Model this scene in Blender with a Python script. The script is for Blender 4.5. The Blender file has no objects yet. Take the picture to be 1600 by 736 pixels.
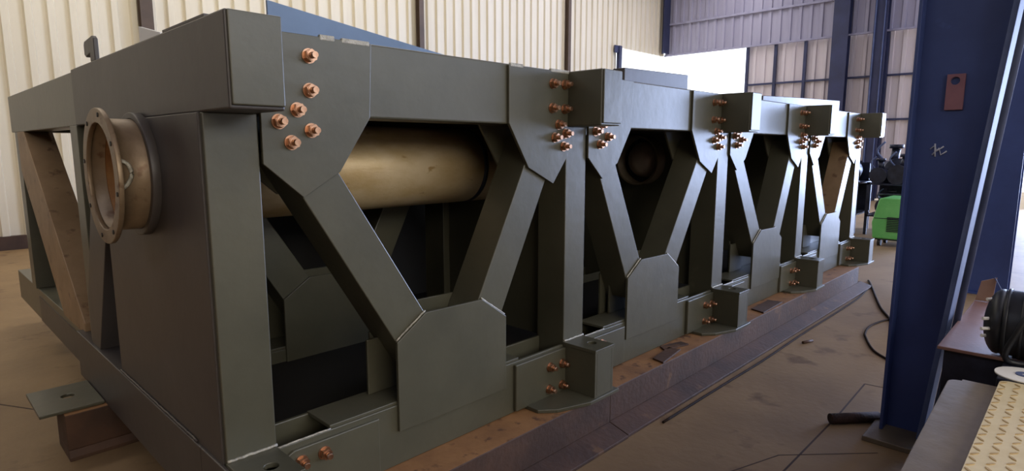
import bpy, bmesh, math, random
from mathutils import Matrix, Vector
random.seed(7)
C = bpy.context.scene.collection
PI = math.pi

# ------------------------------------------------------------------ camera
FPX = 940.7
yaw, pitch, roll = 0.76763, 0.145966, 0.000864
fw = Vector((math.cos(yaw)*math.cos(pitch), math.sin(yaw)*math.cos(pitch), -math.sin(pitch)))
rt = Vector((math.sin(yaw), -math.cos(yaw), 0)); up = rt.cross(fw)
r2 = math.cos(roll)*rt + math.sin(roll)*up; u2 = -math.sin(roll)*rt + math.cos(roll)*up
cam = bpy.data.objects.new('camera', bpy.data.cameras.new('camera')); C.objects.link(cam)
cam.data.sensor_width = 36; cam.data.lens = FPX/1600*36; cam.data.clip_start = .05; cam.data.clip_end = 300
M = Matrix((r2, u2, -fw)).transposed().to_4x4(); M.translation = (0, 0, 1.65)
cam.matrix_world = M
bpy.context.scene.camera = cam

# ------------------------------------------------------------------ world, exposure, big lights
sc = bpy.context.scene
w = bpy.data.worlds.new('sky'); sc.world = w; w.use_nodes = True
bg = w.node_tree.nodes['Background']; bg.inputs[0].default_value = (0.86, 0.92, 1, 1); bg.inputs[1].default_value = 2.6
sc.view_settings.view_transform = 'Standard'; sc.view_settings.look = 'None'
sc.view_settings.exposure = 0.12; sc.view_settings.gamma = 1; sc.view_settings.use_curve_mapping = False
sc.cycles.use_denoising = True
sc.cycles.max_bounces = 8; sc.cycles.diffuse_bounces = 4; sc.cycles.glossy_bounces = 4
sc.cycles.sample_clamp_indirect = 6

def area(name, loc, direction, sx, sy, watts, col):
    l = bpy.data.lights.new(name, 'AREA'); l.shape = 'RECTANGLE'; l.size = sx; l.size_y = sy
    l.energy = watts; l.color = col
    o = bpy.data.objects.new(name, l); C.objects.link(o); o.location = loc
    o.rotation_euler = Vector(direction).to_track_quat('-Z', 'Y').to_euler()
    return o
# daylight through the open end door, plus unseen fill lamps added aside, behind, overhead
area('side_fill', (-1.2, -8.85, 5.2), (0, 1, -.1), 8.5, 2.8, 265, (1, .83, .58))  # warm fill lamp added out of view for the front faces
area('side_fill', (7.6, -8.85, 5.2), (0, 1, -.1), 8.5, 2.8, 150, (.80, .86, 1))
area('rear_fill', (-5.8, 4.6, 6.2), (1, 0, -.25), 9, 2, 100, (.78, .84, 1))  # fill lamp added to lift the end beam; the back wall is closed
area('far_door_daylight', (21.3, -3.0, 2.6), (-1, 0, 0), 8.4, 4.8, 3100, (.48, .62, 1))
area('overhead_fill', (2.5, 9.6, 7.85), (0, 0.1, -1), 15, 1.2, 400, (1, .92, .76))  # fill lamp added under the closed ceiling to brighten the long wall
area('overhead_fill', (16, 9.2, 7.85), (0, 0.1, -1), 9, 1.2, 250, (.92, .90, 1))
area('overhead_fill', (9, -2, 7.85), (0, 0, -1), 18, 1.2, 160, (.95, .93, 1))

# ------------------------------------------------------------------ materials
def lin(h):
    h = h.lstrip('#'); v = [int(h[i:i+2], 16)/255 for i in (0, 2, 4)]
    return tuple((x/12.92 if x <= .04045 else ((x+.055)/1.055)**2.4) for x in v) + (1,)
def mat(name, c1, c2=None, scale=3, rough=.5, metal=0, bump=0, bscale=60, spec=.5, detail=6, c3=None, c3amt=.62, stretch=None, coat=0):
    m = bpy.data.materials.new(name); m.use_nodes = True; nt = m.node_tree; b = nt.nodes['Principled BSDF']
    b.inputs['Roughness'].default_value = rough; b.inputs['Metallic'].default_value = metal
    b.inputs['Specular IOR Level'].default_value = spec; b.inputs['Coat Weight'].default_value = coat
    tc = nt.nodes.new('ShaderNodeTexCoord'); src = tc.outputs['Object']
    if stretch:
        mp = nt.nodes.new('ShaderNodeMapping'); mp.inputs['Scale'].default_value = stretch
        nt.links.new(src, mp.inputs[0]); src = mp.outputs[0]
    if c2:
        n = nt.nodes.new('ShaderNodeTexNoise'); n.inputs['Scale'].default_value = scale; n.inputs['Detail'].default_value = detail
        n.inputs['Roughness'].default_value = .6
        nt.links.new(src, n.inputs['Vector'])
        r = nt.nodes.new('ShaderNodeValToRGB'); r.color_ramp.elements[0].position = .36; r.color_ramp.elements[1].position = .66
        r.color_ramp.elements[0].color = lin(c1); r.color_ramp.elements[1].color = lin(c2)
        nt.links.new(n.outputs[0], r.inputs[0]); out = r.outputs[0]
        if c3:
            n2 = nt.nodes.new('ShaderNodeTexNoise'); n2.inputs['Scale'].default_value = scale*2.7; n2.inputs['Detail'].default_value = 8
            nt.links.new(src, n2.inputs['Vector'])
            r2_ = nt.nodes.new('ShaderNodeValToRGB'); r2_.color_ramp.elements[0].position = c3amt; r2_.color_ramp.elements[1].position = c3amt+.08
            nt.links.new(n2.outputs[0], r2_.inputs[0])
            mx = nt.nodes.new('ShaderNodeMix'); mx.data_type = 'RGBA'
            nt.links.new(r2_.outputs[0], mx.inputs[0]); nt.links.new(out, mx.inputs[6]); mx.inputs[7].default_value = lin(c3)
            out = mx.outputs[2]
        nt.links.new(out, b.inputs['Base Color'])
    else: b.inputs['Base Color'].default_value = lin(c1)
    if bump:
        n = nt.nodes.new('ShaderNodeTexNoise'); n.inputs['Scale'].default_value = bscale; n.inputs['Detail'].default_value = 4
        nt.links.new(src, n.inputs['Vector'])
        bp = nt.nodes.new('ShaderNodeBump'); bp.inputs['Strength'].default_value = bump; bp.inputs['Distance'].default_value = .01
        nt.links.new(n.outputs[0], bp.inputs['Height']); nt.links.new(bp.outputs[0], b.inputs['Normal'])
    return m
PAINT = mat('grey_olive_paint', '4a483a', '565343', 2.2, .36, 0, .12, 14, .55, c3='605c49', c3amt=.72)
DULLSHADE = mat('dull_shaded_paint', '3f3936', '4b4541', 1.6, .42, 0, .1, 12, .5)  # frame paint darkened purplish for the poorly lit end; plain dull steel elsewhere
WELD = mat('weld_bead', 'b9b3a2', '8f8a7b', 30, .5, .3, .5, 120)
SHADEBLK = mat('interior_shade_black', '1b1918', '24211f', 2, .6)  # near-black that paints in the shade inside the frame
MOUTH = mat('brown_tube_mouth', '78644e', '947f64', 5, .42, .4, .15, 30, c3='6b5039', c3amt=.6)
BOLT = mat('copper_zinc', 'c9a183', 'a57c63', 40, .35, 1, 0)
TUBE = mat('bare_tube_steel', 'c4a878', 'd8c19a', 2.5, .42, .25, .12, 30, c3='ab8a58', c3amt=.66, stretch=(1.5, 3, 3))
TUBEIN = mat('rusty_tube_inside', '7a4e2c', 'a0723f', 6, .6, .3, .2, 40)
TAN = mat('unpainted_steel', '8a6f50', 'a08362', 4, .5, .2, .1, 20, c3='73583f', c3amt=.6)
RTOP = mat('orange_dust', '7a5532', '946a40', 5, .8, 0, .2, 30, c3='5d3f28', c3amt=.6)
RUST = mat('rusty_steel', '3f2b1e', '573c2a', 3, .66, .05, .3, 30, c3='684a2e', c3amt=.62)
WALL = mat('cream_sheeting', 'd6cbb2', 'dfd6c0', .7, .55, 0, 0, stretch=(3, 1, .3))
WALLG = mat('dimmed_sheeting', '9c98a8', 'aaa6b4', .7, .55, 0, 0, stretch=(1, 3, .3))  # end wall cladding greyed purplish to carry its weaker light
LEAF = mat('door_sheeting', 'cbc0c0', 'd9cfcc', .9, .5, 0, 0, stretch=(1, 3, .3))
FLOOR = mat('dusty_concrete', '806748', '957a56', 1.1, .6, 0, .2, 18, .4, detail=10, c3='6d5438', c3amt=.6)
PLINTH = mat('dark_plinth', '3b2a20', '4a3629', 3, .8)
STEELB = mat('blue_column_paint', '324070', '3c4d82', 1.5, .45, 0, .1, 20, c3='4a5c94', c3amt=.66)
STEELL = mat('pale_blue_steel', '525e80', '646f90', 4, .62, spec=.25)
GIRT = mat('dark_blue_girt', '2b2f4a', '34395a', 2, .5)
PURL = mat('galvanised_purlin', '9390a2', 'a5a2b2', 4, .65)
BROWNC = mat('brown_wall_column', '4c3d31', '5c4a3b', 2, .6)
CABLE = mat('dusty_cable', '2b211c', '3a2d26', 12, .85, spec=.2)
GREEN = mat('green_enamel', '5fae5c', '74bd6c', 3, .35)
BLACK = mat('black_rubber', '17181c', '22242a', 6, .45)
DARKM = mat('dark_machine', '20222e', '343748', 8, .4, .4)
WHITEP = mat('white_paint', 'eeeae0', None, rough=.5)
CHAIRS = mat('bench_steel', '6c5f4e', '7a6c58', 5, .5, .3, .2, 20, c3='7a7166', c3amt=.64)
REDTOP = mat('red_brown_plate', '7c5a50', '8c685b', 4, .5, .1, .1)
CREAM = mat('cream_tread_plate', 'd9c596', 'e4d3a8', 8, .45, .2, .1, 40)
TREAD = mat('worn_tread_bars', 'b89a66', 'cfb582', 20, .4, .4)
BLUESH = mat('blue_sheet', '5c7390', '6a84a6', 2, .4)
CHALK = mat('chalk', 'c8ccd8')
CLEAT = mat('red_oxide', '7c5560', '8c6068', 5, .6)
DARKIN = mat('dark_hole', '14110e')
CARD = mat('brown_card', '8f6f58', 'a3836a', 5, .8)

# ------------------------------------------------------------------ helpers
def new(): return bmesh.new()
def face(bm, vs):
    try: return bm.faces.new(vs)
    except ValueError: return None
def box(bm, x0, x1, y0, y1, z0, z1):
    v = [bm.verts.new((x, y, z)) for x in (x0, x1) for y in (y0, y1) for z in (z0, z1)]
    for f in ((0,1,3,2), (4,6,7,5), (0,4,5,1), (2,3,7,6), (0,2,6,4), (1,5,7,3)): face(bm, [v[i] for i in f])
    return bm
def prism(bm, pts, a0, a1, axis):
    """polygon given in the plane across axis, extruded from a0 to a1"""
    def P(p, a): return {'x': (a, p[0], p[1]), 'y': (p[0], a, p[1]), 'z': (p[0], p[1], a)}[axis]
    A = [bm.verts.new(P(p, a0)) for p in pts]; B = [bm.verts.new(P(p, a1)) for p in pts]
    face(bm, A); face(bm, B[::-1]); n = len(pts)
    for i in range(n): face(bm, [A[i], B[i], B[(i+1) % n], A[(i+1) % n]])
    return bm
def cyl(bm, p, q, r, n=20, r1=None, cap=True):
    p = Vector(p); q = Vector(q); d = (q-p).normalized(); r1 = r if r1 is None else r1
    a = d.orthogonal().normalized(); b = d.cross(a)
    A = []; B = []
    for i in range(n):
        t = 2*PI*i/n; o = a*math.cos(t)+b*math.sin(t)
        A.append(bm.verts.new(p+o*r)); B.append(bm.verts.new(q+o*r1))
    for i in range(n): 
        f = face(bm, [A[i], A[(i+1) % n], B[(i+1) % n], B[i]])
        if f and n > 8: f.smooth = True
    if cap: face(bm, A[::-1]); face(bm, B)
    return bm
def ring(bm, c, axis, r0, r1, h, n=48):
    """thick washer: inner r0, outer r1, from c along +axis by h"""
    c = Vector(c); ax = {'x': Vector((1,0,0)), 'y': Vector((0,1,0)), 'z': Vector((0,0,1))}[axis]
    a = ax.orthogonal().normalized(); b = ax.cross(a)
    L = [[bm.verts.new(c+ax*k+(a*math.cos(2*PI*i/n)+b*math.sin(2*PI*i/n))*r) for i in range(n)] for k, r in ((0, r0), (0, r1), (h, r1), (h, r0))]
    for q in range(4):
        A = L[q]; B = L[(q+1) % 4]
        for i in range(n):
            f = face(bm, [A[i], A[(i+1) % n], B[(i+1) % n], B[i]])
            if f and q in (1, 3): f.smooth = True
    return bm
def holed(bm, u0, u1, v0, v1, cu, cv, r, a0, a1, axis, n=32):
    """rectangular plate with a round hole"""
    def P(u, v, a): return {'x': (a, u, v), 'y': (u, a, v), 'z': (u, v, a)}[axis]
    angs = sorted([2*PI*i/n for i in range(n)] + [math.atan2(v-cv, u-cu) % (2*PI) for u in (u0, u1) for v in (v0, v1)])
    out = []; inn = []
    for t in angs:
        c, s = math.cos(t), math.sin(t); k = 1e9
        if c > 1e-9: k = min(k, (u1-cu)/c)
        if c < -1e-9: k = min(k, (u0-cu)/c)
        if s > 1e-9: k = min(k, (v1-cv)/s)
        if s < -1e-9: k = min(k, (v0-cv)/s)
        out.append((cu+c*k, cv+s*k)); inn.append((cu+c*r, cv+s*r))
    m = len(angs)
    R = [[bm.verts.new(P(*p, a)) for p in L] for L, a in ((inn, a0), (out, a0), (out, a1), (inn, a1))]
    for q in range(4):
        A = R[q]; B = R[(q+1) % 4]
        for i in range(m): face(bm, [A[i], A[(i+1) % m], B[(i+1) % m], B[i]])
    return bm
def path(bm, pts, r, n=8):
    P = [Vector(p) for p in pts]; rings = []
    for i, p in enumerate(P):
        d = (P[min(i+1, len(P)-1)]-P[max(i-1, 0)]).normalized()
        a = d.cross(Vector((0, 0, 1))); a = a.normalized() if a.length > 1e-4 else Vector((1, 0, 0)); b = d.cross(a)
        rings.append([bm.verts.new(p+(a*math.cos(2*PI*k/n)+b*math.sin(2*PI*k/n))*r) for k in range(n)])
    for A, B in zip(rings, rings[1:]):
        for k in range(n):
            f = face(bm, [A[k], A[(k+1) % n], B[(k+1) % n], B[k]])
            if f: f.smooth = True
    face(bm, rings[0][::-1]); face(bm, rings[-1])
    return bm
def smooth_pts(pts, k=6):
    out = []; n = len(pts); P = [Vector(p) for p in pts]
    for i in range(n-1):
        p0 = P[max(i-1, 0)]; p1 = P[i]; p2 = P[i+1]; p3 = P[min(i+2, n-1)]
        for j in range(k):
            t = j/k
            out.append(.5*((2*p1)+(p2-p0)*t+(2*p0-5*p1+4*p2-p3)*t*t+(3*p1-p0-3*p2+p3)*t**3))
    out.append(P[-1]); return out
def ball(bm, c, r, sx=1, sy=1, sz=1, seg=24):
    m = Matrix.Translation(c) @ Matrix.Diagonal((sx, sy, sz, 1))
    g = bmesh.ops.create_uvsphere(bm, u_segments=seg, v_segments=seg//2, radius=r, matrix=m)
    for v in g['verts']:
        for f in v.link_faces: f.smooth = True
    return bm
def bound(o):
    """offset of an Empty parent, whose children are written in world coordinates"""
    return Matrix.Translation(-o.location) if o.type == 'EMPTY' else Matrix.Identity(4)
def obj(name, bm, m, parent=None, bev=0, label=None):
    bmesh.ops.recalc_face_normals(bm, faces=bm.faces)
    me = bpy.data.meshes.new(name); bm.to_mesh(me); bm.free()
    me.materials.append(m)
    o = bpy.data.objects.new(name, me); C.objects.link(o)
    if parent: o.parent = parent; o.matrix_parent_inverse = bound(parent)
    if bev:
        b = o.modifiers.new('bevel', 'BEVEL'); b.width = bev; b.segments = 2; b.limit_method = 'ANGLE'; b.angle_limit = .6
    if label: o['label'] = label
    return o
def tag(o, label, cat, group=None, kind=None):
    o['label'] = label; o['category'] = cat
    if group: o['group'] = group
    if kind: o['kind'] = kind
    return o
def thing(name, label, cat, loc=(0, 0, 0), group=None):
    o = bpy.data.objects.new(name, None); C.objects.link(o); o.location = loc; o.empty_display_size = .2
    return tag(o, label, cat, group)
def struct(name, bm, m, bev=0, parent=None):
    o = obj(name, bm, m, parent, bev)
    if not parent: o['kind'] = 'structure'
    return o

# ------------------------------------------------------------------ the setting
WY = 12.5; WX = 21.5; H = 8.0; XB = -6.0; YR = -9.0
struct('floor', box(new(), XB, WX+8, YR, WY, -.12, 0), FLOOR)
struct('ceiling', box(new(), XB-.2, WX+.3, YR-.2, WY+.2, H, H+.1), WALLG)
def sheet(bm, u0, u1, z0, z1, a, outward, axis, period=.30, depth=.055, rib=.09):
    """trapezoid-ribbed cladding; outward = direction away from the room"""
    prof = []; u = u0
    while u < u1-1e-6:
        for du, k in ((0, 0), (rib, 0), (rib+.02, 1), (period-.02, 1)):
            if u+du < u1: prof.append((u+du, a+outward*depth*k))
        # small stiffening crease in the pan
        u += period
    prof.append((u1, prof[-1][1]))
    prof.sort()
    back = [(u_, a+outward*(depth+.02)) for u_, _ in (prof[0], prof[-1])]
    def P(u_, a_, z): return (u_, a_, z) if axis == 'x' else (a_, u_, z)
    lo = [bm.verts.new(P(u_, a_, z0)) for u_, a_ in prof]; hi = [bm.verts.new(P(u_, a_, z1)) for u_, a_ in prof]
    for i in range(len(prof)-1): face(bm, [lo[i], lo[i+1], hi[i+1], hi[i]])
    b = [bm.verts.new(P(back[0][0], back[0][1], z0)), bm.verts.new(P(back[1][0], back[1][1], z0)),
         bm.verts.new(P(back[1][0], back[1][1], z1)), bm.verts.new(P(back[0][0], back[0][1], z1))]
    face(bm, b)
    face(bm, lo+[b[1], b[0]]); face(bm, hi+[b[2], b[3]])
    face(bm, [lo[0], hi[0], b[3], b[0]]); face(bm, [lo[-1], hi[-1], b[2], b[1]])
    return bm
bm = sheet(new(), XB, 18.27, .22, H, WY, 1, 'x')
sheet(bm, 18.27, WX, 5.12, H, WY, 1, 'x')
struct('wall_left', bm, WALL)
struct('baseboard_left', box(new(), XB, WX, WY-.06, WY+.06, 0, .22), PLINTH)
# translucent daylight sheeting beside the corner
TR = bpy.data.materials.new('translucent_sheeting'); TR.use_nodes = True
nt = TR.node_tree; nt.nodes.remove(nt.nodes['Principled BSDF'])
tl = nt.nodes.new('ShaderNodeBsdfTranslucent'); tl.inputs[0].default_value = (.95, .95, .95, 1)
df = nt.nodes.new('ShaderNodeBsdfDiffuse'); df.inputs[0].default_value = (.9, .9, .9, 1)
mx = nt.nodes.new('ShaderNodeMixShader'); mx.inputs[0].default_value = .2
nt.links.new(tl.outputs[0], mx.inputs[1]); nt.links.new(df.outputs[0], mx.inputs[2]); nt.links.new(mx.outputs[0], nt.nodes['Material Output'].inputs[0])
def thinsheet(bm, u0, u1, z0, z1, a, outward, axis, period=.3, depth=.035, rib=.07):
    prof = []; u = u0
    while u < u1-1e-6:
        for du, k in ((0, 0), (rib, 0), (rib+.02, 1), (period-.02, 1)):
            if u+du < u1: prof.append((u+du, a+outward*depth*k))
        u += period
    prof.append((u1, prof[-1][1])); prof.sort()
    def P(u_, a_, z): return (u_, a_, z) if axis == 'x' else (a_, u_, z)
    lo = [bm.verts.new(P(u_, a_, z0)) for u_, a_ in prof]; hi = [bm.verts.new(P(u_, a_, z1)) for u_, a_ in prof]
    for i in range(len(prof)-1): face(bm, [lo[i], lo[i+1], hi[i+1], hi[i]])
    return bm
struct('window_1', thinsheet(new(), 18.35, WX, .22, 5.12, WY+.02, 1, 'x'), TR)
t = thing('door_jamb_post', 'dark steel post at the left edge of the bright daylight panel on the long wall', 'post', (18.3, WY-.1, 0))
obj('post', box(new(), 18.2, 18.36, WY-.14, WY-.01, 0, 5.15), GIRT, t, .01)
obj('track_arm', box(new(), 17.98, 18.2, WY-.10, WY-.05, 4.9, 5.15), GIRT, t, .01)
# wall columns on the long wall
for i, (x, wd, lab) in enumerate(((3.5, .2, 'brown steel wall column above the near end of the frame'), (9.58, .14, 'thin dark wall column behind the right end of the blue sheet'),
                    (15.4, .13, 'thin dark wall column on the long wall left of the bright daylight panel'))):
    t = thing('wall_column', lab, 'column', (x, WY, 0))
    bm = new(); box(bm, x-wd/2, x+wd/2, WY-.16, WY-.15, .0, H); box(bm, x-wd/2, x+wd/2, WY-.02, WY-.01, 0, H); 
    obj('flange', bm, BROWNC, t); obj('web', box(new(), x-.008, x+.008, WY-.15, WY-.02, 0, H), BROWNC, t)
# roof-edge beam corner
t = thing('corner_column', 'dark steel column in the corner where the two clad walls meet', 'column', (WX-.2, WY-.2, 0))
obj('flange', box(new(), WX-.5, WX-.05, WY-.2, WY-.17, 5.2, H), GIRT, t)
obj('web', box(new(), WX-.3, WX-.27, WY-.17, WY-.02, 5.2, H), GIRT, t)
# end wall: upper band, leaves below
struct('wall_far', sheet(new(), YR, WY, 5.15, H, WX, 1, 'y', .33), WALLG)
def purlin(y0, y1, z, x, s=.06, nm='trim_1', m=PURL):
    o = struct(nm, box(new(), x-.08, x, y0, y1, z-s/2, z+s/2), m, .005); return o
purlin(YR, WY, 6.28, WX, .07, 'trim_1'); purlin(YR, WY, 5.14, WX+.0, .06, 'trim_2', PURL)
purlin(YR, WY, 7.4, WX, .07, 'trim_3')
def leaf(n, y0, y1, vert, z1=5.17, rails=(3.83, 2.5, 1.2)):
    d = struct('door_%d' % n, sheet(new(), y0, y1, .05, z1, WX+.12, 1, 'y', .33), LEAF)
    for v in vert: struct('frame_post', box(new(), WX+.03, WX+.12, v-.045, v+.045, .05, z1), GIRT, parent=d)
    for z in rails: struct('frame_rail', box(new(), WX+.05, WX+.12, y0, y1, z-.03, z+.03), GIRT, parent=d)
    return d
leaf(1, 6.35, 9.3, (8.29, 7.32, 9.26))
leaf(2, 5.2, 6.1, (6.05,)); leaf(3, 1.5, 5.2, (4.95, 3.0))
def hcol(name, x, yc, wd, label, z1=H, d=.3):
    t = thing(name, label, 'column', (x, yc, 0))
    obj('flange', box(new(), x-d, x-d+.03, yc-wd/2, yc+wd/2, 0, z1), GIRT, t)
    obj('web', box(new(), x-d+.03, x-.03, yc-.01, yc+.01, 0, z1), GIRT, t)
    obj('rear_flange', box(new(), x-.03, x, yc-wd/2, yc+wd/2, 0, z1), GIRT, t); return t
hcol('end_wall_column', WX, 6.2, .46, 'broad dark blue end wall column between two clad door leaves')
t = hcol('end_wall_column', WX, 5.1, .36, 'dark blue end wall column with pale edge lines, nearest the foreground column')
obj('guide_rail', box(new(), WX-.36, WX-.30, 5.22, 5.25, 0, H), STEELL, t)
obj('guide_rail', box(new(), WX-.36, WX-.30, 4.98, 5.0, 0, H), STEELL, t)
# walls behind the camera; side openings and bars made up around the fill lamps
bm = new(); box(bm, XB-.1, XB, YR, WY, 0, H)
struct('wall_back', bm, PLINTH)
bm = new(); box(bm, XB, WX, YR-.1, YR, 0, 3.7); box(bm, XB, WX, YR-.1, YR, 6.7, H); box(bm, 12, WX, YR-.1, YR, 3.7, 6.7)
for x in (-6, -1.5, 3, 7.5): box(bm, x, x+.06, YR, YR+.05, 3.7, 6.7)
struct('wall_right', bm, WALL)
struct('trim_4', box(new(), WX, WX+.3, YR, 1.5, 5.05, 5.15), GIRT)
# joints and cracks of the floor slab
def seam(n, pts, wd=.012):
    bm = new(); 
    for (x0, y0), (x1, y1) in zip(pts, pts[1:]):
        d = Vector((x1-x0, y1-y0)).normalized(); p = Vector((-d.y, d.x))*wd/2
        prism(bm, [(x0+p.x, y0+p.y), (x1+p.x, y1+p.y), (x1-p.x, y1-p.y), (x0-p.x, y0-p.y)], -.001, .0012, 'z')
    struct('trim_%d' % n, bm, PLINTH)
seam(5, [(3.0, 1.0), (3.95, 1.0), (4.64, 1.02), (4.69, .6)], .010)
seam(6, [(2.6, 1.28), (3.2, 1.08), (3.6, .7)], .006)
seam(7, [(-.4, 5.2), (.3, 5.05), (.55, 4.6)], .010)

# ------------------------------------------------------------------ the welded frame
Z0, ZR, ZB, ZT = .25, .53, 1.762, 2.05
SX = [.73, 2.60, 4.45, 6.28, 8.15]; W = .18
YF = 2.10; D = .20
frame = thing('steel_truss_frame', 'long grey-olive welded steel frame with V braces, bolted gusset plates and lifting blocks', 'steel frame', (.73, 2.1, Z0))
# one bolt mesh shared by all bolts, axis towards -Y
bb = new(); ring(bb, (0, -.004, 0), 'y', .006, .027, .004, 24); cyl(bb, (0, -.004, 0), (0, -.026, 0), .0235, 6)
ring(bb, (0, -.029, 0), 'y', .012, .019, .004, 20); cyl(bb, (0, -.02, 0), (0, -.052, 0), .0115, 14)
bolt0 = None
def bolt(x, y, z, parent):
    global bolt0, bb
    if bolt0 is None:
        o = obj('bolt', bb, BOLT, parent, 0); bolt0 = o; o['label'] = 'copper coloured bolt and nut'
    else:
        o = bolt0.copy(); C.objects.link(o); o.parent = parent; o.matrix_parent_inverse = bound(parent)
    o.location = (x, y, z); o.rotation_euler = (0, random.uniform(0, 1), 0)
BEV = .004
def bead(parent, pts, r=.005, label=True):
    bm = new(); P = []
    for a, b in zip(pts, pts[1:]):
        a = Vector(a); b = Vector(b); n = max(2, int((b-a).length/.012))
        for i in range(n): P.append(a.lerp(b, i/n)+Vector((random.uniform(-.001, .001),)*3))
    P.append(Vector(pts[-1]))
    path(bm, P, r, 6); return obj('weld_bead', bm, WELD, parent)
SHIFT = [0, -.085, .04, 0]
def truss(yf, front):
    d = D; s = frame
    for i in range(5):
        x = SX[i]
        obj('column', box(new(), x, x+W, yf, yf+d, Z0+.02, ZB), PAINT, s, BEV)
    for i in range(4):
        x = SX[i]; k = (SX[i+1]-SX[i])/1.87; L = lambda p: [(x+a*k, b) for a, b in p]
        sh = SHIFT[i] if front else 0
        obj('top_beam', box(new(), x+W, SX[i+1], yf+.001, yf+d, ZB, ZT), PAINT, s, .008)
        rail = new(); box(rail, x+W, SX[i+1], yf, yf+.018, Z0+.002, ZR); box(rail, x+W, SX[i+1], yf+d-.018, yf+d, Z0+.002, ZR+.01)
        box(rail, x+W, SX[i+1], yf+.018, yf+d-.018, Z0+.002, Z0+.02)
        obj('bottom_rail', rail, PAINT, s, BEV)
        obj('rail_cover', box(new(), x+.40*k, x+1.50*k, yf+.004, yf+d-.004, ZR, ZR+.016), PAINT, s, .003)
        A = lambda p: [(x+a*k+(sh if b < 1.1 else 0), b) for a, b in p]
        def arm(tl, tr, br, bl):
            tl, tr, br, bl = [Vector(q) for q in A([tl, tr, br, bl])]
            u = (tl-bl).normalized(); v = (tr-br).normalized()
            e = .19
            pts = [tl+u*e, tr+v*e, br-v*.17, bl-u*.17]
            return [tuple(q) for q in pts]
        m = TAN if (front and i == 3) else PAINT
        obj('brace', prism(new(), arm((.332, 1.465), (.483, 1.555), (.88, .924), (.722, .82)), yf+.002, yf+d, 'y'), PAINT, s, BEV)
        b2 = obj('brace', prism(new(), arm((1.532, 1.545), (1.69, 1.452), (1.372, .82), (1.215, .92)), yf+.002, yf+d-.002, 'y'), m, s, BEV,
            label='brace with bare tan steel inner face' if m is TAN else None)
        if m is TAN: b2.data.materials.append(PAINT); [setattr(f, 'material_index', 1) for f in b2.data.polygons if abs(f.normal.y) > .9]
        ys = [(yf-.015, yf+.001), (yf+d-.001, yf+d+.014)]
        for j, (ya, yb) in enumerate(ys):
            gl = obj('gusset_plate', prism(new(), L([(.186, ZT-.003), (.186, 1.59), (.33, 1.465), (.483, 1.555), (.622, ZB), (.638, ZT-.003)]), ya, yb, 'y'), PAINT, s, .002)
            gr = obj('gusset_plate', prism(new(), L([(1.41, ZT-.006), (1.41, 1.766), (1.552, 1.546), (1.748, 1.456), (1.866, 1.60), (1.866, ZT-.006)]), ya, yb, 'y'), PAINT, s, .002)
            gb = obj('gusset_plate', prism(new(), [(a+sh, b) for a, b in L([(.722, .41), (.722, .815), (.88, .92), (1.224, .915), (1.388, .80), (1.388, .41)])], ya, yb, 'y'), PAINT, s, .002)
            if j == 0 and front:
                for a, b in ((.373, 1.974), (.370, 1.852), (.319, 1.781), (.248, 1.738), (.370, 1.709), (.291, 1.665)): bolt(x+a*k, ya, b, gl)
                for a, b in ((1.734, 1.977), (1.833, 1.979), (1.731, 1.852), (1.833, 1.851), (1.785, 1.768), (1.845, 1.722), (1.754, 1.70), (1.83, 1.653)): bolt(x+a*k, ya, b, gr)
                q = lambda a, b: (x+a*k+sh, yf-.004, b)
                bead(gb, [q(.724, .822), q(.882, .927)], .0045); bead(gb, [q(1.222, .922), q(1.386, .808)], .0045)
        if front:
            sl = obj('splice_plate', prism(new(), L([(.186, .262), (.186, .478), (.24, .505), (.62, .505), (.62, .262)]), yf-.014, yf+.001, 'y'), PAINT, s, .004)
            sr = obj('splice_plate', prism(new(), L([(1.457, .262), (1.457, .518), (1.868, .518), (1.868, .262)]), yf-.022, yf+.001, 'y'), PAINT, s, .005)
            for a, b in ((.362, .452), (.266, .451), (.362, .31), (.266, .31)): bolt(x+a*k, yf-.014, b, sl)
            for a, b in ((1.728, .437), (1.835, .432), (1.722, .31), (1.833, .305)): bolt(x+a*k, yf-.022, b, sr)
            obj('stiffener', box(new(), x+.675*k, x+.93*k, yf+.15, yf+.165, ZR+.016, .80), PAINT, s, BEV)
            bead(s, [(x+W+.001, yf-.001, ZR+.004), (x+.40*k, yf-.001, ZR+.004)], .004)
truss(YF, True)
truss(3.16, False)
# lifting blocks: transverse top beams and feet
for i, x in enumerate(SX):
    x1 = x+.172
    if i == 0:
        obj('end_beam', box(new(), x, x1, 1.87, 3.93, ZB, ZT), DULLSHADE, frame, .006, 'near end beam, coloured dark and purplish for shade')
        obj('end_beam', box(new(), x+.018, x1, 3.95, 6.38, ZB, ZT-.003), PAINT, frame, .006)
        obj('end_beam_seam', box(new(), x+.03, x1-.01, 3.93, 3.95, ZB+.005, ZT-.008), DARKIN, frame)
    else:
        obj('transverse_beam', box(new(), x, x1, 1.87, 6.38, ZB, ZT), PAINT, frame, .006)
    obj('end_cap', box(new(), x+.006, x1-.003, 1.858, 1.872, ZB+.012, ZT-.002), PAINT, frame, .004)
    bead(frame, [(x1+.004, 2.083, ZB+.01), (x1+.004, 2.083, ZT-.01)], .005)
    ft = new(); holed(ft, x-.004, x1+.004, 1.868, 2.10, x+.10, 1.97, .026, .525, .545, 'z')
    box(ft, x, x+.018, 1.872, 2.10, .27, .525); box(ft, x1-.018, x1, 1.872, 2.10, .27, .525); box(ft, x+.018, x1-.018, 1.872, 1.89, .27, .525)
    obj('foot_block', ft, PAINT, frame, .003)
    bead(frame, [(x, 2.096, .549), (x+W, 2.096, .549)], .006)
    obj('base_plate', prism(new(), [(x-.33, 2.10), (x-.33, 2.0), (x-.25, 1.93), (x-.05, 1.86), (x+.22, 1.86), (x+.22, 2.30), (x-.33, 2.30)], Z0, Z0+.02, 'z'), PAINT, frame, .003)
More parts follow.
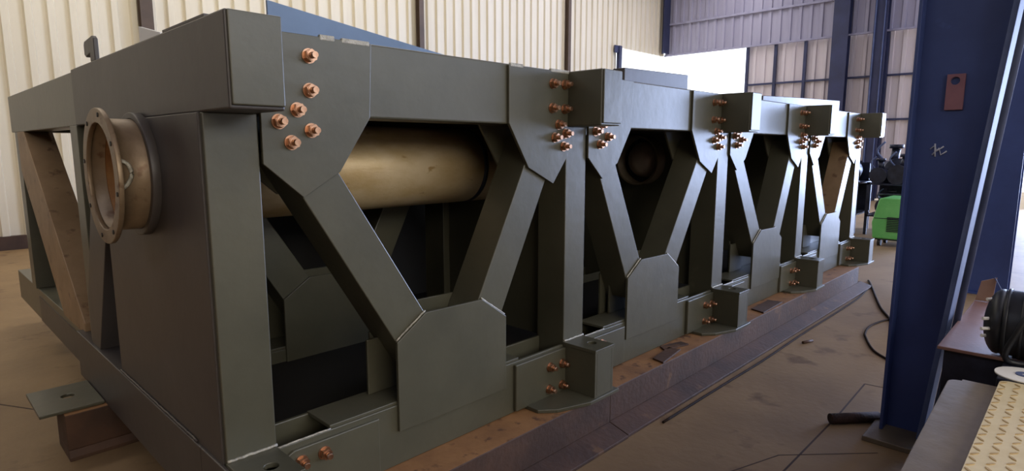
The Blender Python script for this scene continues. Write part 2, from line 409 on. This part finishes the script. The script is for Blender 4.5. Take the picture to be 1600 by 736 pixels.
# end face (towards -X)
obj('end_plate', box(new(), .722, .738, 2.12, 3.42, ZR, ZB), DULLSHADE, frame, .003, 'dark purplish end plate')
obj('end_bottom_beam', box(new(), .712, .90, 2.31, 4.40, Z0, ZR+.004), DULLSHADE, frame, .004, 'dark purplish bottom beam of the end')
obj('end_bottom_beam', box(new(), .712, .728, 1.90, 2.31, Z0, ZR+.004), DULLSHADE, frame, .004)
obj('end_bottom_beam', box(new(), .765, .95, 4.43, 7.15, Z0, ZR-.02), PAINT, frame, .004)
bead(frame, [(.718, 2.36, ZR+.012), (.718, 3.42, ZR+.012)], .005).data.materials[0] = DULLSHADE
obj('end_diagonal', prism(new(), [(4.06, .80), (3.56, ZB), (3.28, ZB), (3.40, 1.42), (3.885, ZR), (4.06, ZR)], .728, .86, 'x'), DULLSHADE, frame, .004)
obj('end_post', box(new(), .736, .90, 3.95, 4.12, ZR, ZB), PAINT, frame, .004)
obj('end_post', box(new(), .752, .93, 6.08, 6.26, ZR-.02, ZB), PAINT, frame, .004)
obj('end_brace', prism(new(), [(6.08, 1.46), (6.08, ZB), (5.80, ZB), (4.33, .585), (4.33, .512), (4.95, .512)], .745, .925, 'x'), TAN, frame, .005, 'bare tan steel brace at the far corner')
# far side truss, simplified to beams and posts
for i in range(4):
    obj('top_beam', box(new(), SX[i]+W, SX[i+1], 6.06, 6.26, ZB, ZT), PAINT, frame, .006)
    obj('bottom_rail', box(new(), SX[i]+W, SX[i+1], 6.06, 6.26, Z0, ZR), PAINT, frame, .006)
    k = SX[i+1]-SX[i]
    if i > 0: obj('column', box(new(), SX[i], SX[i]+W, 6.06, 6.26, Z0, ZB), PAINT, frame, .004)
    if i > 0: obj('brace', prism(new(), [(SX[i]+W, 1.762), (SX[i]+W+.22, 1.762), (SX[i]+1.1, ZR), (SX[i]+.86, ZR)], 6.08, 6.24, 'y'), PAINT, frame, .004)
# bulkheads with a port for the tube
for i in (1, 2, 3, 4):
    bm = holed(new(), 2.305, 3.155, ZR, ZB, 2.78, 1.54, .205, SX[i]+.05, SX[i]+.066, 'x') if i < 3 else box(new(), SX[i]+.05, SX[i]+.066, 2.305, 3.155, ZR, ZB)
    obj('bulkhead', bm, PAINT, frame)
for x in (SX[0]+.02, SX[1], SX[2], SX[3], SX[4]):
    obj('floor_beam', box(new(), x+.01, x+.16, 2.305, 6.05, Z0+.001, Z0+.2), DULLSHADE, frame)
obj('deck_plate', box(new(), .92, 8.3, 2.31, 6.05, ZT-.02, ZT-.008), DULLSHADE, frame)
obj('inner_wall_plate', box(new(), .92, 8.3, 3.90, 3.915, Z0+.02, ZT-.02), SHADEBLK, frame)  # solid plate, its near-black colour stands for interior shade
obj('shade_pan', box(new(), .92, 8.3, 2.305, 3.90, Z0+.2, Z0+.21), SHADEBLK, frame)  # pan added to darken the near bay, shade put into its colour
# small plate and lifting hook on top of the end beam
obj('shim_plate', box(new(), .735, .89, 2.04, 2.44, ZT, ZT+.010), DULLSHADE, frame, .002)
obj('lifting_hook', prism(new(), [(3.42, ZT), (3.42, 2.15), (3.445, 2.165), (3.60, 2.155), (3.615, 2.14), (3.615, 2.092), (3.59, 2.080), (3.505, 2.092), (3.505, ZT)], .735, .755, 'x'), DULLSHADE, frame, .004, 'dark hooked lifting lug')
# bits of old weld and tape on the top edge of the first gusset
for a, b, h in ((.925, .955, .012), (1.15, 1.21, .006), (1.24, 1.36, .004), (2.15, 2.24, .004), (2.45, 2.6, .004)):
    obj('weld_residue', box(new(), a, b, 2.084, 2.10, ZT-.014, ZT+h), WELD, frame, .003)

# ------------------------------------------------------------------ tube through the frame
tube = thing('steel_tube', 'bare tan steel tube with a flanged mouth running through the near bay of the frame', 'pipe', (.58, 2.78, 1.54))
AX = (2.78, 1.54)
bm = new(); ring(bm, (.593, 2.775, 1.54), 'x', .205, .218, .20, 64); obj('mouth_tube', bm, MOUTH, tube)
bm = new(); ring(bm, (.80, 2.775, 1.54), 'x', .205, .218, 1.8, 64); obj('tube_wall', bm, TUBE, tube)
bm = new(); ring(bm, (.575, 2.77, 1.535), 'x', .206, .262, .018, 64); fl = obj('flange', bm, MOUTH, tube, .003)
for k in range(8):
    t_ = 2*PI*(k+.3)/8
    b_ = new(); cyl(b_, (.572, 2.77+.240*math.cos(t_), 1.535+.240*math.sin(t_)), (.5755, 2.77+.240*math.cos(t_), 1.535+.240*math.sin(t_)), .009, 12)
    obj('bolt_hole', b_, DARKIN, fl)
bm = new(); ring(bm, (.69, 2.78, 1.54), 'x', .219, .245, .034, 64); obj('collar', bm, DULLSHADE, tube, .004)
bm = new(); ring(bm, (.64, 2.775, 1.54), 'x', .195, .2045, 1.9, 64); obj('liner', bm, TUBEIN, tube)
bm = new(); ring(bm, (2.42, 2.775, 1.54), 'x', .218, .222, .03, 64); obj('joint_band', bm, DARKM, tube)
bm = new(); cyl(bm, (1.2, 2.775, 1.54), (1.22, 2.775, 1.54), .194, 48); obj('inner_baffle', bm, TUBEIN, tube)
bm = new()
path(bm, smooth_pts([(.598, 2.56, 1.60), (.62, 2.557, 1.585), (.63, 2.556, 1.55), (.615, 2.557, 1.515), (.60, 2.56, 1.50)]), .008); obj('weld_patch', bm, WELD, fl)
stub = thing('domed_tube', 'dark steel tube end with a round dome inside its mouth, seen in the second bay', 'pipe', (4.4, 2.78, 1.54))
bm = new(); ring(bm, (4.38, 2.78, 1.54), 'x', .188, .204, .75, 64); obj('tube_wall', bm, CHAIRS, stub)
bm = new(); ball(bm, (4.50, 2.765, 1.545), .150, .9, 1, 1, 40); obj('dome', bm, mat('dull_dome', '9a8778', 'b09c8a', 6, .35, .3), stub)
bm = new(); ring(bm, (4.50, 2.78, 1.54), 'x', .1, .188, .03, 48); obj('seat_ring', bm, DARKM, stub)
# sheet and covers lying on top
tag(obj('blue_sheet', prism(new(), [(1.012, ZT), (1.012, 2.170), (1.69, 2.083), (1.95, ZT+.002), (1.95, ZT)], 2.195, 2.207, 'y'), BLUESH), 'blue painted sheet standing on the near top beam, sloping down to the right', 'sheet')
tag(obj('cover_box', prism(new(), [(3.30, ZT), (3.30, 2.146), (4.12, 2.168), (4.12, ZT)], 2.20, 2.29, 'y'), DULLSHADE, None, .004), 'dull grey steel section lying on top of the second bay of the frame', 'steel section', 'steel sections on the frame top')
tag(obj('cover_box', prism(new(), [(5.5, ZT), (5.5, 2.106), (6.38, 2.138), (7.70, 2.178), (7.70, ZT)], 2.20, 2.29, 'y'), DULLSHADE, None, .004), 'long dull grey steel section lying on top of the third bay, under the clad doors', 'steel section', 'steel sections on the frame top')
tag(obj('white_board', prism(new(), [(2.78, ZT), (2.78, 2.107), (3.06, 2.167), (3.06, ZT)], .83, .845, 'x'), WHITEP), 'small white board standing on the end beam below the brown wall column', 'board')

# ------------------------------------------------------------------ support beams on the floor
def support(name, x0, x1, ya, yb, label, group='rusty support beams under the frame', fl=.13, tail=.12):
    t = thing(name, label, 'beam', (x0, ya, 0), group)
    obj('web', box(new(), x0, x1, ya, yb, .055, Z0-.002), RUST, t, .004)
    obj('top_plate', box(new(), x0+.002, x1-.002, ya+.004, yb, Z0-.0025, Z0-.0005), RTOP, t, 0, 'dusty orange top')
    obj('bottom_flange', prism(new(), [(ya-fl, 0), (ya-fl, .018), (ya, .055), (yb, .055), (yb, 0)], x0-.0, x1+tail, 'x'), RUST, t, .003)
    return t
support('support_beam', .30, 2.795, 1.90, 2.30, 'near length of rusty brown beam under the front of the frame, left of its joint', tail=0)
support('support_beam', 2.802, 7.90, 1.905, 2.30, 'long rusty red-brown beam under the front of the frame, right of its joint')
support('support_beam', .52, 8.0, 3.76, 4.02, 'dark rusty beam whose end shows under the pale foot plate at the left', fl=.02, tail=0)
pl = thing('foot_plate', 'pale olive foot plate with a round hole on the dark beam end at the left', 'steel plate', (.6, 4.0, .23))
obj('plate', holed(new(), .42, .708, 3.80, 4.22, .58, 4.02, .032, .25, .268, 'z'), PAINT, pl, .003)
for (x, y, a, b, an, lab) in ((3.55, 1.97, .16, .05, .1, 'small rusty offcut on the beam beside the second bay'), (3.75, 2.03, .12, .04, -.3, 'darker thin rusty offcut touching the rail of the second bay'), (5.3, 1.98, .24, .07, 0, 'flat rusty plate lying on the beam beside the third bay')):
    c, s = math.cos(an), math.sin(an)
    P = [(x+c*u-s*v, y+s*u+c*v) for u, v in ((-a, -b), (a, -b*.7), (a*.9, b), (-a*.8, b*.8))]
    tag(obj('steel_offcut', prism(new(), P, .25, .262, 'z'), RUST, None, .002), lab, 'offcut')

# ------------------------------------------------------------------ foreground tapered column
colm = thing('tapered_column', 'broad dark blue tapered steel column rising from the floor right of the frame', 'column', (3.95, .65, 0))
yi = lambda z: .565-.0895*z if z < 2.6 else .565-.0895*z
obj('outer_flange', box(new(), 3.86, 4.06, .740, .757, .03, H), STEELB, colm, .003)
obj('web', prism(new(), [(yi(.03)+.01, .03), (.742, .03), (.742, H), (yi(H)+.01, H)], 3.955, 3.967, 'x'), STEELB, colm)
obj('inner_flange', prism(new(), [(yi(.03)-.012, .03), (yi(.03)+.014, .03), (yi(H)+.014, H), (yi(H)-.012, H)], 3.86, 4.06, 'x'), STEELL, colm, .003, 'paler slanting flange')
bm = new(); cyl(bm, (3.84, yi(.1)-.045, .03), (3.84, yi(H)-.045, H), .016, 16); obj('conduit', bm, STEELL, colm, 0, 'pale conduit along the slanting flange')
obj('base_plate', box(new(), 3.70, 4.20, .46, .805, 0, .03), CHAIRS, colm, .004)
obj('cleat', holed(new(), .535, .615, 1.845, 2.03, .578, 1.995, .020, 3.940, 3.955, 'x'), CLEAT, colm, .002, 'reddish cleat with a hole')
bm = new()
for pts in ([(.66, 1.64), (.64, 1.66), (.63, 1.63), (.60, 1.655)], [(.65, 1.61), (.62, 1.645), (.61, 1.61), (.585, 1.63)], [(.64, 1.67), (.635, 1.60)]):
    path(bm, [(3.952, a, b) for a, b in pts], .004, 5)
obj('chalk_mark', bm, CHALK, colm)
c2 = thing('far_column', 'second dark blue steel column standing behind the foreground one, by the open door', 'column', (8.6, .8, 0))
obj('front_flange', box(new(), 8.50, 8.52, .575, 1.15, .02, H), STEELB, c2, .004)
obj('web', box(new(), 8.52, 8.78, .85, .866, .02, H), STEELB, c2)
obj('rear_flange', box(new(), 8.78, 8.80, .575, 1.15, .02, H), STEELB, c2, .004)
obj('base_plate', box(new(), 8.45, 8.85, .55, 1.2, 0, .02), STEELB, c2)
bm = new(); cyl(bm, (3.80, 1.00, .032), (4.03, .80, .032), .031, 20); cyl(bm, (4.03, .80, .032), (4.09, .765, .032), .02, 14)
tag(obj('rolled_sacking', bm, mat('brown_roll', '2f211d', '4a342c', 18, .9, 0, .6, 60)), 'dark brown roll lying on the floor against the column base', 'roll')
# cables
def cable(pts, r, label, mt=CABLE):
    bm = new(); path(bm, smooth_pts([(x, y, r) for x, y in pts], 8), r, 8); tag(obj('cable', bm, mt), label, 'cable')
cable([(8.35, 1.9), (8.13, 1.82), (7.06, 1.48), (6.59, 1.29), (6.15, 1.15), (5.6, 1.0), (5.2, .85)], .011, 'dark cable curving from the end of the beam towards the column')
cable([(6.9, 1.15), (6.55, 1.30), (6.22, 1.36), (5.95, 1.34), (5.77, 1.29), (5.44, 1.15), (5.15, .93), (4.7, .9)], .009, 'thin dark cable looping on the floor left of the column')
cable([(3.1, 1.725), (4.0, 1.72), (4.6, 1.715), (5.6, 1.73), (6.6, 1.73), (7.3, 1.74), (8.0, 1.8)], .008, 'dark cable lying along the foot of the rusty beam')
bm = new(); cyl(bm, (5.25, 1.64, .012), (5.36, 1.60, .012), .012, 10); tag(obj('metal_scrap', bm, RUST), 'short dark scrap on the floor beside the rusty beam', 'scrap')

# ------------------------------------------------------------------ workbench group at the right
tb = thing('red_topped_bench', 'bench with reddish-brown steel top beside the column', 'bench', (3.9, 0, 0))
obj('top', box(new(), 3.27, 4.52, -.75, .443, .735, .75), REDTOP, tb, .003)
obj('apron', box(new(), 3.30, 4.48, -.72, .42, .50, .735), DARKM, tb, .003)
for x in (3.32, 4.40):
    for y in (-.70, .34): obj('leg', box(new(), x, x+.06, y, y+.06, 0, .5), DARKM, tb, .003)
db = thing('steel_slab_bench', 'low bench under a scuffed dark grey steel slab in the right foreground', 'bench', (2.3, -.2, 0))
P = [(1.3, -.9), (2.90, -.9), (2.90, .30)]
for a in range(5):
    t_ = a/4*PI/2; P.append((2.80+.04+.04*math.cos(t_), .30+.04*math.sin(t_)))
P += [(1.3, .30)]
obj('slab', prism(new(), P, .700, .735, 'z'), CHAIRS, db, .003)
obj('body', box(new(), 1.35, 2.80, -.85, .26, .05, .70), DARKM, db, .004)
for x in (1.36, 2.70):
    for y in (-.8, .18): obj('foot', box(new(), x, x+.07, y, y+.07, 0, .05), DARKM, db)
ck = thing('tread_plate', 'cream checkered tread plate lying on the grey slab in the right corner', 'plate', (2.3, -.1, .735))
P = [(1.2, -.85), (2.95, -.85), (2.95, .155)]
for a in range(6):
    t_ = a/5*PI/2; P.append((2.915+.035*math.cos(t_), .152+.035*math.sin(t_)))
P += [(1.2, .187)]
bm = prism(new(), P, .735, .75, 'z'); pitch_ = .042
for i in range(int(1.6/pitch_)):
    for j in range(int(.76/pitch_)+1):
        x = 1.36+i*pitch_; y = -.54+j*pitch_
        if y > .18 or x > 2.93: continue
        a = .65 if (i+j) % 2 else -.65; L_ = .016; w_ = .0036
        c, s = math.cos(a), math.sin(a)
        prism(bm, [(x+c*u-s*v, y+s*u+c*v) for u, v in ((-L_, 0), (-L_*.5, -w_), (L_*.5, -w_), (L_, 0), (L_*.5, w_), (-L_*.5, w_))], .7495, .7525, 'z')
o = obj('plate', bm, CREAM, ck); o.data.materials.append(TREAD)
for f in o.data.polygons:
    if f.area < 4e-4: f.material_index = 1
# black machine on the benches
mc = thing('black_motor', 'rounded black motor with small studs resting on the red-topped bench', 'motor', (3.45, .0, .75))
mx_, my_, mz_ = 3.33, .235, .895
bm = new(); cyl(bm, (mx_, my_, mz_), (mx_+.05, -.35, mz_), .142, 40); obj('housing', bm, BLACK, mc, .012)
bm = new(); ball(bm, (mx_, my_, mz_), .142, 1, .40, 1, 32); obj('end_cover', bm, BLACK, mc)
for k in range(9):
    bm = new(); ring(bm, (mx_, my_-.03-.055*k, mz_), 'y', .136, .148, .012, 40); obj('cooling_fin', bm, BLACK, mc)
for dx, dz in ((-.10, .03), (-.08, -.05), (-.02, .10), (-.12, -.01)):
    bm = new(); cyl(bm, (mx_+dx, my_+.02, mz_+dz), (mx_+dx-.03, my_+.05, mz_+dz), .007, 10); obj('stud', bm, WHITEP, mc)
bm = new(); box(bm, mx_-.10, mx_+.04, .06, .16, mz_+.10, mz_+.175); obj('terminal_box', bm, BLACK, mc, .02)
bm = new(); path(bm, smooth_pts([(mx_-.1, .10, mz_+.14), (mx_-.18, .12, mz_+.12), (mx_-.2, .16, mz_+.02), (mx_-.16, .19, .772), (mx_-.1, .05, .765)]), .012); obj('lead', bm, BLACK, mc)
obj('mount', box(new(), 3.285, 3.42, -.30, .18, .752, .778), DARKM, mc, .003)
obj('rating_plate', box(new(), 3.17, 3.18, .03, .08, .84, .885), WHITEP, mc)
bm = new(); cyl(bm, (3.08, .165, .7515), (3.08, .165, .760), .085, 40)
d_ = thing('grinding_disc', 'pale flat grinding disc lying between the black motor and the tread plate', 'disc', (3.05, .14, .75))
bm.free(); bm = new(); ring(bm, (3.05, .12, .752), 'z', .012, .095, .006, 48); obj('disc', bm, WHITEP, d_)
bm = new(); ring(bm, (3.05, .12, .758), 'z', .012, .03, .004, 24); obj('hub', bm, STEELL, d_)
st = thing('offcut_block', 'grey steel block under the pale grinding disc, between bench and slab', 'block', (3.05, .1, 0))
obj('block', box(new(), 2.96, 3.2, -.3, .2, .05, .752), DARKM, st, .004)
obj('foot', box(new(), 2.98, 3.18, -.25, .15, 0, .05), DARKM, st)
bd = thing('leaning_card', 'small brown card propped on edge at the far end of the red-topped bench', 'card', (4.4, .35, .75))
obj('card', prism(new(), [(.36, .752), (.44, .752), (.42, .87), (.35, .90)], 4.42, 4.43, 'x'), CARD, bd)
bm = new(); cyl(bm, (4.42, .36, .90), (4.36, .27, .752), .003, 8); obj('rod', bm, STEELL, bd)

# ------------------------------------------------------------------ background: welder, racks of parts
wl = thing('welding_machine', 'green welding machine on wheels standing behind the far end of the frame', 'welding machine', (11.8, 2.3, 0))
obj('cabinet', prism(new(), [(2.05, .13), (2.62, .13), (2.645, .40), (2.56, .80), (2.50, .82), (2.05, .82)], 11.5, 12.2, 'x'), GREEN, wl, .02)
bm = new()
for k in range(9): box(bm, 11.488, 11.4985, 2.22, 2.42, .26+k*.028, .276+k*.028)
obj('vent_grille', bm, BLACK, wl)
obj('seam_strip', box(new(), 11.492, 11.4995, 2.06, 2.61, .47, .478), DARKM, wl)
obj('latch', box(new(), 11.48, 11.4995, 2.10, 2.14, .33, .36), BLACK, wl)
for y in (2.10, 2.50):
    for x in (11.6, 12.0):
        bm = new(); cyl(bm, (x, y, .065), (x, y+.05, .065), .065, 20); obj('wheel', bm, BLACK, wl)
obj('chassis', box(new(), 11.52, 12.18, 2.08, 2.58, .11, .135), BLACK, wl)
bm = new(); path(bm, smooth_pts([(11.55, 2.58, .80), (11.55, 2.60, .86), (11.6, 2.5, .87), (11.6, 2.2, .87), (11.6, 2.15, .83)]), .012); obj('handle', bm, BLACK, wl)
def rack(x0, x1, y0, y1, label, zs=(.35, .95), h=1.0):
    t = thing('parts_rack', label, 'rack', (x0, y0, 0))
    for x in (x0, x1-.05):
        for y in (y0, y1-.05): obj('post', box(new(), x, x+.05, y, y+.05, 0, h), DARKM, t)
    for z in zs:
        bm = new(); box(bm, x0, x1, y0, y1, z, z+.03); obj('shelf', bm, DARKM, t)
    return t
rack(12.9, 13.9, 2.0, 3.1, 'dark steel rack behind the green welding machine, right one of two')
rack(12.9, 13.9, 3.25, 4.6, 'dark steel rack behind the last column of the frame, left one of two')
def pump(x, y, z, s, label, k):
    t = thing('gear_motor', label, 'machine part', (x, y, z), 'dark machine parts on the racks')
    a = random.uniform(-.5, .5); dx, dy = math.cos(a), math.sin(a)
    obj('base', box(new(), x-.16*s, x+.16*s, y-.12*s, y+.12*s, z, z+.03*s), DARKM, t)
    bm = new(); cyl(bm, (x-dx*.18*s, y-dy*.18*s, z+.18*s), (x+dx*.16*s, y+dy*.16*s, z+.18*s), .15*s, 24); obj('casing', bm, DARKM, t, .01)
    bm = new(); cyl(bm, (x-dx*.22*s, y-dy*.22*s, z+.18*s), (x-dx*.18*s, y-dy*.18*s, z+.18*s), .19*s, 24); obj('flange', bm, DARKM, t)
    bm = new(); cyl(bm, (x, y, z+.3*s), (x+.02, y+.03*k, z+.52*s), .06*s, 16); cyl(bm, (x+.02, y+.03*k, z+.52*s), (x+.02, y+.03*k, z+.58*s), .10*s, 16); obj('neck', bm, DARKM, t)
    bm = new(); path(bm, smooth_pts([(x-.1*s, y+.1*s, z+.33*s), (x-.15*s, y+.2*s, z+.48*s), (x-.15*s, y+.1*s, z+.62*s)]), .016*s, 6); obj('pipe', bm, STEELL, t)
    return t
obj('back_panel', box(new(), 13.86, 13.9, 2.05, 3.05, .38, 1.35), DARKM, bpy.data.objects['parts_rack'])
obj('back_panel', box(new(), 13.86, 13.9, 3.30, 4.55, .38, 1.35), DARKM, bpy.data.objects['parts_rack.001'])
for x, y, z, s, lab, k in ((13.1, 2.25, .98, .8, 'dark machine part on the right rack, above the right edge of the welding machine', 1),
    (13.1, 2.58, .98, .95, 'taller dark machine part on the right rack, directly above the welding machine', -1),
    (13.1, 2.92, .98, .8, 'dark machine part at the left end of the right rack', 1),
    (13.58, 2.34, .98, 1.3, 'dark machine part in the back row of the right rack, right of two', 1),
    (13.58, 2.84, .98, 1.25, 'dark machine part in the back row of the right rack, left of two', -1),
    (13.1, 3.42, .98, .9, 'dark machine part on the left rack nearest the welding machine', 0),
    (13.1, 3.78, .98, .8, 'dark machine part on the left rack, second from its right end', 1),
    (13.1, 4.12, .98, .95, 'dark machine part on the left rack just right of the last frame column', 1),
    (13.55, 3.6, .98, 1.2, 'dark machine part in the back row of the left rack', -1),
    (13.3, 2.35, .38, .8, 'dark machine part on the lower shelf just above the welding machine', 1),
    (13.3, 2.8, .38, .8, 'dark machine part on the lower shelf left of the welding machine', -1),
    (13.3, 3.7, .38, .8, 'dark machine part on the lower shelf of the left rack', 1)):
    pump(x, y, z, s, lab, k)
